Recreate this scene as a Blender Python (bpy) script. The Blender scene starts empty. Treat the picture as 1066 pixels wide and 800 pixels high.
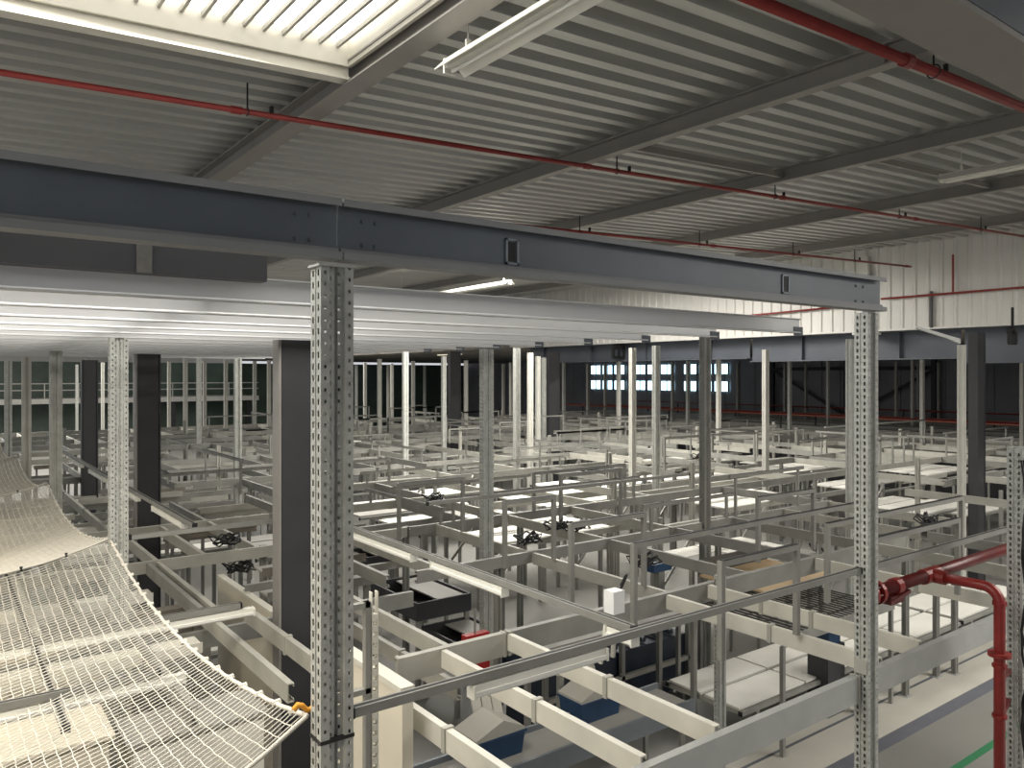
import bpy, math, random
from mathutils import Vector
random.seed(7)
CAM = 4.5                      # eye height above the hall floor (metres)
F = 814.0                      # focal length in pixels of the 1066x800 frame
HX, HY = 533.0, 391.0          # principal column, horizon row
SA, CA = .599, .801            # camera heading: forward = (.599, .801)
COL = bpy.context.scene.collection
EMP = {}

def at(x, y, f=None, a=None, b=None, z=None):
    """world point seen at pixel (x, y): by distance f, or on the plane a= / b= / height z= (absolute)"""
    t = (x-HX)/F; s = (HY-y)/F
    ka, kb = SA+CA*t, CA-SA*t
    if f is None:
        f = a/ka if a is not None else b/kb if b is not None else (z-CAM)/s
    return Vector((ka*f, kb*f, CAM+s*f))

# ------------------------------------------------------------------ materials
def mat(name, col, rough=.6, metal=0., var=.08, scale=6., bump=0., emit=None, stretch=None):
    m = bpy.data.materials.new(name); m.use_nodes = True
    nt = m.node_tree; N = nt.nodes; L = nt.links
    bs = N['Principled BSDF']
    bs.inputs['Roughness'].default_value = rough; bs.inputs['Metallic'].default_value = metal
    tc = N.new('ShaderNodeTexCoord'); mp = N.new('ShaderNodeMapping')
    L.new(tc.outputs['Object'], mp.inputs['Vector'])
    if stretch: mp.inputs['Scale'].default_value = stretch
    nz = N.new('ShaderNodeTexNoise'); nz.inputs['Scale'].default_value = scale; nz.inputs['Detail'].default_value = 4
    L.new(mp.outputs['Vector'], nz.inputs['Vector'])
    rp = N.new('ShaderNodeValToRGB')
    rp.color_ramp.elements[0].position = .3; rp.color_ramp.elements[1].position = .7
    rp.color_ramp.elements[0].color = tuple(max(0, c*(1-var)) for c in col)+(1,)
    rp.color_ramp.elements[1].color = tuple(min(1, c*(1+var)) for c in col)+(1,)
    L.new(nz.outputs['Fac'], rp.inputs['Fac']); L.new(rp.outputs['Color'], bs.inputs['Base Color'])
    if bump:
        bp = N.new('ShaderNodeBump'); bp.inputs['Strength'].default_value = bump; bp.inputs['Distance'].default_value = .01
        L.new(nz.outputs['Fac'], bp.inputs['Height']); L.new(bp.outputs['Normal'], bs.inputs['Normal'])
    if emit:
        bs.inputs['Emission Color'].default_value = tuple(emit[:3])+(1,); bs.inputs['Emission Strength'].default_value = emit[3]
    return m

M = {}
M['galv'] = mat('galvanised_steel', (.41, .415, .40), .48, .3, .06, 5)
M['post'] = mat('upright_zinc', (.44, .445, .415), .45, .15, .13, 14)
M['postw'] = mat('upright_cream', (.52, .51, .465), .55, .1, .06, 5)
M['cream'] = mat('cream_coated_steel', (.62, .60, .525), .5, .08, .06, 4)
M['lat'] = mat('lattice_steel', (.26, .257, .235), .55, .2, .14, 3)
M['latl'] = mat('lattice_pale_steel', (.40, .39, .345), .55, .15, .12, 3)
M['slate'] = mat('slate_blue_paint', (.125, .143, .165), .42, .15, .10, 2.5)
M['slatel'] = mat('grey_end_plate', (.26, .29, .32), .45, .2, .06, 3)
M['lip'] = mat('beam_lip_grey', (.19, .195, .20), .45, .2, .08, 3)
M['joist'] = mat('pale_joist', (.60, .60, .60), .38, .45, .06, 2, stretch=(.3, 4, 4))
M['deck'] = mat('roof_deck_zinc', (.47, .47, .45), .34, .55, .10, 1.2, stretch=(.35, 6, 1))
M['rafter'] = mat('rafter_paint', (.27, .255, .235), .5, .15, .06, 2)
M['wallw'] = mat('white_cladding', (.62, .605, .57), .45, .1, .05, 1.2)
M['signred'] = mat('bright_sign_red', (.42, .02, .02), .5, 0, .05, 5)
M['red'] = mat('red_pipe_paint', (.235, .022, .018), .38, .05, .15, 9)
M['redl'] = mat('salmon_pipe_paint', (.42, .13, .09), .5, 0, .1, 4)
M['redd'] = mat('dark_red_paint', (.105, .011, .010), .4, .05, .15, 9)
M['dark'] = mat('dark_column_paint', (.042, .042, .046), .5, .1, .12, 2)
M['black'] = mat('black_rubber', (.012, .012, .013), .6, 0, .2, 20)
M['floor'] = mat('floor_concrete', (.205, .20, .185), .42, 0, .07, .8)
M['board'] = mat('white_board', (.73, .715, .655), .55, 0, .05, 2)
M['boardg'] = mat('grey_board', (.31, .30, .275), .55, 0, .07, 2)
M['part'] = mat('cream_partition', (.62, .575, .475), .6, 0, .03, 1.5)
M['blue'] = mat('blue_plastic', (.016, .05, .115), .45, 0, .15, 6)
M['navy'] = mat('navy_machine', (.02, .03, .05), .45, .1, .25, 4)
M['bluegrey'] = mat('blue_grey_side', (.17, .19, .21), .45, .2, .1, 4)
M['lamp'] = mat('white_lamp_body', (.74, .73, .66), .4, .0, .03, 5)
M['diff'] = mat('lamp_diffuser', (.78, .77, .72), .35, 0, .02, 5)
M['diffon'] = mat('lit_lamp_diffuser', (.9, .85, .7), .4, 0, .01, 5, emit=(1., .87, .64, 1.0))
M['net'] = mat('net_cord', (.56, .535, .475), .8, 0, .05, 30)
M['orange'] = mat('orange_tie', (.75, .33, .03), .6, 0, .1, 20)
M['concrete'] = mat('soffit_concrete', (.24, .22, .20), .8, 0, .35, 1.3, bump=.3)
M['panel'] = mat('far_panel', (.32, .32, .345), .5, .1, .12, .5)
M['greenp'] = mat('far_green_glazing', (.10, .14, .11), .35, 0, .3, .5)
M['girder'] = mat('dark_girder', (.085, .095, .115), .5, .1, .12, 1)
M['stripe'] = mat('slate_floor_paint', (.115, .12, .14), .5, 0, .08, 3)
M['green'] = mat('green_floor_paint', (.03, .17, .075), .5, 0, .08, 3)
M['pale'] = mat('pale_cream', (.47, .45, .395), .5, 0, .06, 1.5)
M['umber'] = mat('brown_grey_tray', (.17, .15, .125), .6, 0, .15, 4)
M['wood'] = mat('tan_board', (.55, .40, .24), .6, 0, .1, 5)
M['white'] = mat('white_plate', (.8, .8, .78), .5, 0, .02, 5)
M['sky1'] = mat('skylight_sheet', (.95, .93, .88), .4, 0, .01, 2, emit=(1., .965, .90, 2.6))
M['win'] = mat('window_daylight', (.7, .85, .9), .2, 0, .02, 1, emit=(.6, .88, 1., 2.6))
M['cable'] = mat('grey_cable', (.09, .085, .08), .6, 0, .2, 20)
def tape_mat():
    m = mat('barrier_tape', (.8, .78, .72), .6); nt = m.node_tree; N = nt.nodes; L = nt.links
    w = N.new('ShaderNodeTexWave'); w.wave_type = 'BANDS'; w.bands_direction = 'DIAGONAL'; w.inputs['Scale'].default_value = 3.2
    tc = N.new('ShaderNodeTexCoord'); L.new(tc.outputs['Object'], w.inputs['Vector'])
    r = N.new('ShaderNodeValToRGB'); r.color_ramp.interpolation = 'CONSTANT'
    r.color_ramp.elements[0].color = (.45, .03, .03, 1); r.color_ramp.elements[1].color = (.75, .72, .66, 1); r.color_ramp.elements[1].position = .5
    L.new(w.outputs['Fac'], r.inputs['Fac']); L.new(r.outputs['Color'], N['Principled BSDF'].inputs['Base Color'])
    return m
M['tape'] = tape_mat()

# ------------------------------------------------------------------ mesh builder
class MB:
    def __init__(s): s.v = []; s.f = []; s.smooth = False
    def quad(s, a, b, c, d):
        i = len(s.v); s.v += [tuple(a), tuple(b), tuple(c), tuple(d)]; s.f.append((i, i+1, i+2, i+3)); return s
    def box(s, x0, y0, z0, x1, y1, z1):
        i = len(s.v)
        s.v += [(x, y, z) for z in (z0, z1) for y in (y0, y1) for x in (x0, x1)]
        s.f += [tuple(i+k for k in q) for q in ((0, 2, 3, 1), (4, 5, 7, 6), (0, 1, 5, 4), (2, 6, 7, 3), (0, 4, 6, 2), (1, 3, 7, 5))]
        return s
    def prism(s, prof, o, u, w, d):
        """polygon prof [(pu, pw)] in the plane (u, w) at o, swept along d"""
        o, u, w, d = map(Vector, (o, u, w, d)); n = len(prof); i = len(s.v)
        for k in (0, 1): s.v += [tuple(o+u*p+w*q+d*k) for p, q in prof]
        flip = u.cross(w).dot(d) < 0
        for j in range(n):
            q = (i+j, i+(j+1) % n, i+n+(j+1) % n, i+n+j)
            s.f.append(q[::-1] if flip else q)
        A = tuple(i+j for j in range(n)); B = tuple(i+n+j for j in range(n))
        s.f += [A, B[::-1]] if flip else [A[::-1], B]
        return s
    def bar(s, p, q, w, h):
        p, q = Vector(p), Vector(q); d = q-p; n = d.normalized()
        up = Vector((0, 0, 1)) if abs(n.z) < .95 else Vector((1, 0, 0))
        x = n.cross(up).normalized(); y = x.cross(n)
        return s.prism([(-w/2, -h/2), (w/2, -h/2), (w/2, h/2), (-w/2, h/2)], p, x, y, d)
    def tube(s, pts, r, n=8, cap=True):
        pts = [Vector(p) for p in pts]; i0 = len(s.v); x = None
        for k, p in enumerate(pts):
            d = (pts[min(k+1, len(pts)-1)]-pts[max(k-1, 0)]).normalized()
            if x is None:
                up = Vector((0, 0, 1)) if abs(d.z) < .9 else Vector((1, 0, 0)); x = d.cross(up).normalized()
            else: x = (x-d*x.dot(d)).normalized()
            y = d.cross(x)
            for j in range(n):
                a = 2*math.pi*j/n; s.v.append(tuple(p+(x*math.cos(a)+y*math.sin(a))*r))
        for k in range(len(pts)-1):
            for j in range(n):
                a, b = i0+k*n+j, i0+k*n+(j+1) % n
                s.f.append((a, b, b+n, a+n))
        if cap:
            s.f.append(tuple(i0+j for j in range(n))[::-1]); e = i0+(len(pts)-1)*n; s.f.append(tuple(e+j for j in range(n)))
        return s
    def mesh(s, name, m, smooth=False):
        me = bpy.data.meshes.new(name); me.from_pydata(s.v, [], s.f); me.materials.append(m)
        if smooth:
            for p in me.polygons: p.use_smooth = True
        me.update(); return me

def put(name, me, loc=(0, 0, 0), parent=None, rz=0):
    o = bpy.data.objects.new(name, me); COL.objects.link(o); o.location = loc; o.rotation_euler = (0, 0, rz)
    if parent is not None: o.parent = parent
    return o
def tag(o, label, cat, group=None, kind=None):
    o['label'] = label; o['category'] = cat
    if group: o['group'] = group
    if kind: o['kind'] = kind
    return o
def solo(name, mb, m, label, cat, group=None, loc=(0, 0, 0), smooth=False):
    me = mb if isinstance(mb, bpy.types.Mesh) else mb.mesh(name, m, smooth)
    return tag(put(name, me, loc), label, cat, group, 'thing')
def thing(name, label, cat, loc=(0, 0, 0), group=None, rz=0):
    return tag(put(name, None, loc, None, rz), label, cat, group, 'thing')
def part(name, mb, m, parent, loc=(0, 0, 0), smooth=False):
    return put(name, mb if isinstance(mb, bpy.types.Mesh) else mb.mesh(name, m, smooth), loc, parent)
def struct(name, mb, m, loc=(0, 0, 0)):
    o = put(name, mb.mesh(name, m), loc); o['kind'] = 'structure'; return o

def cprof(h, w, t=.008, lip=0):
    """C section: web at u=0, flanges towards +u, from 0 to h"""
    if not lip: return [(0, 0), (w, 0), (w, t), (t, t), (t, h-t), (w, h-t), (w, h), (0, h)]
    return [(0, 0), (w, 0), (w, lip), (w-t, lip), (w-t, t), (t, t), (t, h-t), (w-t, h-t), (w-t, h-lip), (w, h-lip), (w, h), (0, h)]
def iprof(h, w, t=.012):
    a = w/2; e = t/2
    return [(-a, 0), (a, 0), (a, t), (e, t), (e, h-t), (a, h-t), (a, h), (-a, h), (-a, h-t), (-e, h-t), (-e, t), (-a, t)]
A1, B1, UP = (1, 0, 0), (0, 1, 0), (0, 0, 1)
def along_a(mb, prof, a0, a1, b, z, flip=1): return mb.prism(prof, (a0, b, z), (0, flip, 0), UP, (a1-a0, 0, 0))
def along_b(mb, prof, b0, b1, a, z, flip=1): return mb.prism(prof, (a, b0, z), (flip, 0, 0), UP, (0, b1-b0, 0))

# ------------------------------------------------------------------ roof, walls, floor
Z0, SL = CAM+2.35, .041                        # rafter underside at a=0, roof slope along a
def zr(a): return Z0+SL*a
WALL_A = 20.3
SKY = [(-2.2, 2.86, 2.4, 6.12), (10.0, 13.2, 13.4, 18.0), (9.9, 13.3, -5.0, 1.2), (-6, 0, 34, 44), (3.3, 6.2, 40, 52), (13.9, 17.2, 36, 44), (13.9, 17.3, 13.2, 19), (6.8, 9.5, 13.4, 17.4), (13.8, 17.2, -6, 1.6)]  # openings hidden behind the slate beam and far right are added for brightness
def deck():
    P, H, mb = .30, .10, MB()
    b = -7.0; AA0, AA1 = -9.0, WALL_A
    while b < 66:
        segs = [(AA0, AA1)]
        for a0, a1, b0, b1 in SKY:
            if b+P > b0+.05 and b < b1-.05:
                segs = [q for s0, s1 in segs for q in ((s0, min(s1, a0)), (max(s0, a1), s1)) if q[1]-q[0] > .01]
        prof = [(0, 0), (.12, 0), (.145, H), (.275, H), (.30, 0)]
        for s0, s1 in segs:
            for (u0, h0), (u1, h1) in zip(prof[:-1], prof[1:]):
                mb.quad((s0, b+u0, zr(s0)+.2+h0), (s1, b+u0, zr(s1)+.2+h0), (s1, b+u1, zr(s1)+.2+h1), (s0, b+u1, zr(s0)+.2+h1))
        b += P
    return mb
struct('ceiling', deck(), M['deck'])
mb = MB(); mb.box(-9, -7, -.1, 44, 66.5, 0); struct('floor', mb, M['floor'])
# white ribbed cladding wall below the roof edge
mb = MB(); b = -8.0; WZ0, WZ1 = CAM+1.22, CAM+3.6
while b < 27:
    for (u0, d0), (u1, d1) in zip([(0, 0), (.03, .03), (.08, .03), (.11, 0), (.33, 0)][:-1], [(.03, .03), (.08, .03), (.11, 0), (.33, 0)]):
        mb.quad((WALL_A-d0, b+u0, WZ0), (WALL_A-d1, b+u1, WZ0), (WALL_A-d1, b+u1, WZ1), (WALL_A-d0, b+u0, WZ1))
    b += .33
mb.box(WALL_A+.02, -8, WZ0, WALL_A+.15, 27, WZ1)
mb.box(WALL_A-.06, -8, WZ0-.05, WALL_A+.15, 27, WZ0)
struct('wall_right', mb, M['wallw'])
mb = MB(); mb.box(-9, -7.3, 0, 44, -7.1, CAM+1.2); struct('wall_front', mb, M['panel'])
mb = MB(); mb.box(WALL_A-.16, 11.05, WZ0-.12, WALL_A-.03, 11.25, WZ1-.4); mb.box(WALL_A-.5, 10.75, WZ0-.14, WALL_A-.03, 11.3, WZ0-.08)
struct('trim_1', mb, M['wallw'])
mb = MB(); mb.box(WALL_A+.16, -8, WZ0-.02, 44, 66, WZ0+.2); struct('ceiling_lower', mb, M['concrete'])
mb = MB(); mb.box(43.6, -8, 0, 43.9, 66, WZ0+.2)
for k in range(60): mb.box(43.55, -8+k*1.2, 0, 43.6, -8+k*1.2+.12, WZ0)
struct('wall_far_right', mb, M['panel'])
mb = MB(); mb.box(-9, 66, 0, 44, 66.3, CAM+1.0)
struct('wall_back', mb, M['greenp'])
mb = MB(); mb.box(-9, 65.9, CAM+1.0, 21, 66.2, CAM+3.9); struct('wall_back_upper', mb, M['wallw'])
# windows on the far right wall
wb = 33.6; n = 0
for grp in range(3):
    for k in range(3):
        b0 = 33.6+grp*4.9+k*1.35; n += 1
        fr = MB()
        for z0 in (CAM-1.15, CAM+.05):
            z1 = z0+.78
            for q in ((b0, z0, b0+.06, z1), (b0+1.2, z0, b0+1.26, z1), (b0, z0, b0+1.26, z0+.05), (b0, z1-.05, b0+1.26, z1), (b0+.6, z0, b0+.65, z1)):
                fr.box(43.40, q[0], q[1], 43.54, q[2], q[3])
        w = struct('window_%d' % n, fr, M['girder'])
        gl = MB()
        for z0 in (CAM-1.15, CAM+.05): gl.box(43.46, b0+.03, z0+.02, 43.50, b0+1.23, z0+.76)
        part('glass', gl, M['win'], w)
# dark girder under the cladding, and column heads
for (b0, b1, z0, lab) in ((-6, 8.9, .30, 'deep dark blue girder under the cladding, right of the brown soffit'), (9.0, 15.2, .42, 'dark girder with stiffeners under the cladding, behind the slotted upright'), (15.3, 26.5, .52, 'grey-blue girder under the cladding near the daylight windows')):
    t = thing('edge_girder', lab, 'girder', (WALL_A+.55, b0, 0), 'girders under the white cladding')
    g = MB(); h = WZ0-.03-(CAM+z0); g.prism(iprof(h, .3, .03), (0, 0, CAM+z0), A1, UP, (0, b1-b0, 0)); part('girder_web', g, M['girder'], t)
    k = 1.5
    while k < b1-b0:
        s_ = MB(); s_.box(-.14, k-.01, CAM+z0+.03, -.015, k+.01, WZ0-.06); part('stiffener', s_, M['girder'], t); k += 2.9

# skylights
SN = ['bright ribbed skylight over the net, top left of the roof', 'far skylight lighting the roof beyond the dark beam', 'skylight over the right side aisle',
      'distant skylight at the far left of the hall', 'distant skylight near the back wall', 'distant skylight above the far corner', 'added skylight over the middle of the hall, unseen above the slate beam', 'added unseen skylight behind the slate beam, centre', 'added unseen skylight far to the right']
for i, (a0, a1, b0, b1) in enumerate(SKY):
    t = thing('skylight', SN[i], 'skylight', (a0, b0, zr(a0)+.2), 'roof skylights')
    L_, W_ = a1-a0, b1-b0; rise = SL*L_
    P = MB(); P.quad((0, 0, .16), (0, W_, .16), (L_, W_, .16+rise), (L_, 0, .16+rise)); part('translucent_sheet', P, M['sky1'], t)
    C_ = MB()
    for (p, q) in (((0, 0), (L_, 0)), ((0, W_), (L_, W_)), ((0, 0), (0, W_)), ((L_, 0), (L_, W_))):
        C_.bar((p[0], p[1], .05+SL*p[0]), (q[0], q[1], .05+SL*q[0]), .03, .22)
    part('curb', C_, M['cream'], t)
    E = MB(); E.bar((0, W_+.06, -.02), (L_, W_+.06, -.02+rise), .07, .25); E.bar((0, W_+.05, -.16), (L_, W_+.05, -.16+rise), .13, .02); E.bar((0, W_+.02, .02), (L_, W_+.02, .02+rise), .012, .03)
    if i == 0: part('edge_channel', E, M['cream'], t)
    k = .14; n = 0
    while k < L_ and n < 90:
        R_ = MB(); R_.box(k-.012, .02, .075+SL*k, k+.012, W_-.02, .115+SL*k); part('glazing_bar', R_, M['latl'], t); k += .155 if i == 0 else .5; n += 1
    c = MB(); c.bar((0, W_*.3, .10), (L_, W_*.3, .10+rise), .04, .03); part('cross_rail', c, M['rafter'], t)

# rafters
RA = [(-.6, 'rafter hidden over the net'), (2.94, 'wide grey rafter beside the ceiling skylight'), (6.52, 'grey rafter crossing the roof right of the hanging lamp'), (9.75, 'third dark rafter from the ceiling skylight'),
      (13.5, 'fourth dark rafter, beyond the small hanging lamp'), (17.6, 'last dark rafter before the white cladding wall')]
for i, (a, lab) in enumerate(RA[1:]):
    t = thing('roof_rafter', lab, 'rafter', (a, -6.5, zr(a)), 'roof rafters')
    w = MB(); w.prism(iprof(.192, .13, .016) if i else iprof(.192, .21, .016), (0, 0, 0), A1, UP, (0, 72, 0)); part('beam_section', w, M['rafter'], t)
    for bj in ((6.9, 9.9) if i < 4 else ()):
        c = MB(); c.box(-.075, bj-.01, .02, .075, bj+.01, .18); part('splice_plate', c, M['rafter'], t)
# thin sag rods between rafters
for (b, a0, a1, lab) in ((6.6, 6.52, 9.75, 'thin dark tie bar between the second and third rafters'), (5.4, 9.75, 13.5, 'thin dark tie bar between the third and fourth rafters')):
    m_ = MB(); m_.bar((a0, b, zr(a0)+.1), (a1, b, zr(a1)+.1), .05, .08); solo('tie_bar', m_, M['rafter'], lab, 'tie bar')

# ------------------------------------------------------------------ sprinkler pipes at the roof
def pipe(name, pts, r, lab, m, extras=(), clips=(), grp='red sprinkler pipes'):
    t = thing(name, lab, 'pipe', pts[0], grp); o = Vector(pts[0])
    part('pipe_run', MB().tube([Vector(p)-o for p in pts], r, 10), m, t, smooth=True)
    for p in extras:
        p = Vector(p)-o; d = (Vector(pts[1])-Vector(pts[0])).normalized()
        part('coupling', MB().tube([p-d*.05, p+d*.05], r*1.35, 10), m, t)
    for p in clips:
        p = Vector(p)-o
        c = MB(); c.bar(p+Vector((0, 0, r)), p+Vector((0, 0, .26)), .012, .012); c.tube([p+Vector((.0, math.cos(q)*r*1.3, math.sin(q)*r*1.3)) for q in [k*.55 for k in range(12)]], .006, 4); part('hanger_clip', c, M['black'], t)
        c = MB(); c.bar(p+Vector((.22, 0, r)), p+Vector((.22, 0, r+.07)), .03, .03); part('sprinkler_head', c, M['black'], t)
    return t
def zp(a, o=2.27): return CAM+o+SL*a
P1_ = lambda a: (a, 7.04, zp(a))
pipe('sprinkler_pipe', [P1_(-4), P1_(20.2)], .026, 'long thin red pipe crossing the whole roof under the skylight', M['red'], [P1_(2.2), P1_(6.4), P1_(10.4), P1_(14.5)], [P1_(2.3), P1_(6.9), P1_(10.2), P1_(13.9), P1_(17.2)])
P2_ = lambda a: (a, 3.13, zp(a))
pipe('sprinkler_main', [P2_(2.0), P2_(19.5)], .043, 'thick red pipe high at the top right under the roof', M['red'], [P2_(6.3)], [P2_(6.75), P2_(9.3)])
P3_ = lambda a: (a, 9.64, CAM+2.10+.031*a)
pipe('sprinkler_pipe', [P3_(4), P3_(19.6)], .024, 'red pipe just above the dark beam, capped before the white wall', M['red'], [P3_(19.4), P3_(12)], [P3_(8.6), P3_(11.6), P3_(14.6), P3_(17)])
zw = CAM+2.02
t = pipe('wall_pipe', [(WALL_A-.12, 10.7, zw), (WALL_A-.12, -6, zw+.02)], .028, 'red pipe running along the white cladding wall', M['red'])
pv = at(992, 306, a=WALL_A-.12)
part('pipe_riser', MB().tube([Vector((0, pv.y-10.7, 0)), Vector((0, pv.y-10.7, .95))], .026, 8), M['red'], t)
pv = at(969, 312, a=WALL_A-.1); solo('wall_conduit', MB().bar((WALL_A-.06, pv.y, CAM+1.2), (WALL_A-.06, pv.y, zw+.1), .05, .05), M['dark'], 'short dark conduit on the white cladding wall', 'conduit')
q = at(640, 318, a=WALL_A-.12); pipe('wall_pipe', [(WALL_A-.12, 17.5, CAM+1.78), (WALL_A-.12, 11.6, CAM+1.9)], .028, 'short red pipe on the cladding seen under the dark beam', M['red'])

# ------------------------------------------------------------------ hanging roof lamps
def roof_lamp(a, b0, b1, z, lab):
    t = thing('hanging_lamp', lab, 'lamp', (a, b0, z), 'fluorescent lamps hung from the roof'); L_ = b1-b0
    part('lamp_body', MB().prism([(-.045, 0), (.045, 0), (.045, .07), (-.045, .07)], (0, 0, 0), A1, UP, (0, L_, 0)), M['lamp'], t)
    part('reflector', MB().prism([(.045, .05), (.13, -.03), (.135, -.025), (.05, .06)], (0, 0, 0), A1, UP, (0, L_, 0)).prism([(-.045, .05), (-.05, .06), (-.135, -.025), (-.13, -.03)], (0, 0, 0), A1, UP, (0, L_, 0)), M['lamp'], t)
    part('tube', MB().tube([(0, .04, -.025), (0, L_-.04, -.025)], .014, 8), M['diff'], t, smooth=True)
    for e in (0, L_): part('end_cap', MB().box(-.05, e-.012, -.035, .05, e+.012, .075), M['lamp'], t)
    for q in (.25, L_-.25): part('hanger_wire', MB().bar((0, q, .07), (0, q, zr(a)+.2-z), .008, .008).box(-.02, q-.01, .07, .02, q+.01, .14), M['lamp'], t)
roof_lamp(3.12, 2.75, 4.95, CAM+2.28, 'white twin-reflector lamp hanging beside the bright skylight')
roof_lamp(10.9, 1.6, 4.95, CAM+2.62, 'slim white lamp hanging near the right edge under the roof')

roof_lamp(11.6, 15.6, 21.4, CAM+2.30, 'white lamp seen in the gap between the slate beam and the pale joists')
# heavy girder overhead at the top right
t = thing('overhead_girder', 'heavy grey girder with slate side, top right corner overhead', 'girder', (2.6, 1.44, CAM+1.5))
part('bottom_flange', MB().box(0, 0, 0, 12, .30, .03), M['rafter'], t)
part('girder_web', MB().box(0, -.004, .031, 12, .05, .85), M['slate'], t)

# ------------------------------------------------------------------ upper mezzanine: dark edge beam + pale joists
ZB, ZT = CAM+.476, CAM+.724
BF = 3.035
def edge_beam(a0, a1, lab, bolts, slots, endp=False):
    t = thing('edge_beam', lab, 'beam', (a0, BF, ZB), 'slate edge beams of the upper deck'); L_ = a1-a0; H = ZT-ZB
    part('web', MB().box(0, 0, .02, L_, .02, H-.012), M['slate'], t)
    part('top_flange', MB().box(0, -.055, H-.012, L_, .05, H).box(0, -.055, H-.03, L_, -.048, H-.012), M['lip'], t)
    part('bottom_flange', MB().box(0, -.055, 0, L_, .05, .012).box(0, -.055, .012, L_, -.048, .03).box(0, -.02, .012, L_, 0, .05), M['lip'], t)
    for (x, z) in bolts: part('bolt', MB().tube([(x, -.008, z), (x, .0, z)], .008, 6).tube([(x, -.003, z), (x, 0, z)], .012, 10), M['slate'], t)
    for x in slots:
        part('clip_bracket', MB().box(x-.04, -.008, .06, x-.028, .0, .185).box(x+.028, -.008, .06, x+.04, .0, .185).box(x-.04, -.008, .175, x+.04, 0, .185).box(x-.04, -.008, .06, x+.04, 0, .07), M['slatel'], t)
        part('clip_slot', MB().box(x-.028, -.003, .075, x+.02, .0, .17), M['black'], t)
    if endp: part('end_plate', MB().box(L_-.06, .09, -.01, L_+.09, .105, H-.02), M['slatel'], t)
    return t
AJ = at(351.5, 240, b=BF).x
edge_beam(-3.2, AJ-.004, 'left length of the dark slate edge beam, left of the seam over the big upright',
          [(AJ-.004+3.2-dx, z) for dx in (.175, .115) for z in (.075, .175)], [])
AE = at(916, 300, b=BF).x
edge_beam(AJ+.004, AE, 'right length of the dark slate edge beam ending over the slotted upright',
          [(dx, z) for dx in (.11, .17) for z in (.075, .175)]+[(AE-AJ-dx, z) for dx in (.34, .24) for z in (.06, .17)],
          [at(532, 270, b=BF).x-AJ, at(817, 300, b=BF).x-AJ], True)
# rear twin of the left beam
t = thing('inner_beam', 'dark inner beam seen in the gap under the left slate beam', 'beam', (-3.2, 3.55, CAM+.43))
part('web', MB().box(0, 0, 0, 4.45, .02, .29), M['dark'], t)
part('bottom_flange', MB().box(0, .02, 0, 4.45, .08, .012), M['dark'], t)
xb = at(150, 266, b=3.55).x+3.2; part('web_plate', MB().box(xb-.03, -.008, .0, xb+.03, 0, .2), M['cable'], t)
# support beam along b, hidden above the joists
t = thing('carrier_beam', 'dark carrier beam above the pale joists behind the big upright', 'beam', (1.22, 3.66, CAM+.46))
part('beam_section', MB().prism(cprof(.24, .07, .01), (0, 0, 0), A1, UP, (0, 13, 0)), M['slate'], t)
# joists
JZ = CAM+.342; JH = .117
jnames = ['first', 'second', 'third', 'fourth', 'fifth', 'sixth', 'seventh', 'eighth', 'ninth', 'tenth', 'eleventh', 'twelfth', 'thirteenth', 'fourteenth', 'fifteenth', 'sixteenth']
me = {}
jm = None
for k in range(16):
    b = 3.68+.835*k
    if jm is None:
        j = MB(); along_a(j, [(-.016, 0), (.055, 0), (.055, .018), (.049, .018), (.049, .006), (.006, .006), (.006, JH-.006), (.055, JH-.006), (.055, JH), (-.016, JH), (-.016, JH-.005), (0, JH-.012), (0, .014), (-.016, .006)], -3.2, 5.66, 0, 0); jm = j.mesh('deck_joist', M['joist'])
    t = thing('deck_joist', '%s pale joist behind the slate beam, counted from the front' % jnames[k], 'joist', (0, b, JZ), 'pale joists under the upper deck')
    part('joist_section', jm, None, t)
    if k < 8: part('end_cleat', MB().box(5.58, -.006, -.02, 5.70, .0, .05), M['girder'], t)

REG = []
def reg(x0, y0, z0, x1, y1, z1): REG.append((x0, y0, z0, x1, y1, z1))
def free(x0, y0, z0, x1, y1, z1):
    return not any(x0 < r[3] and x1 > r[0] and y0 < r[4] and y1 > r[1] and z0 < r[5] and z1 > r[2] for r in REG)
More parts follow.
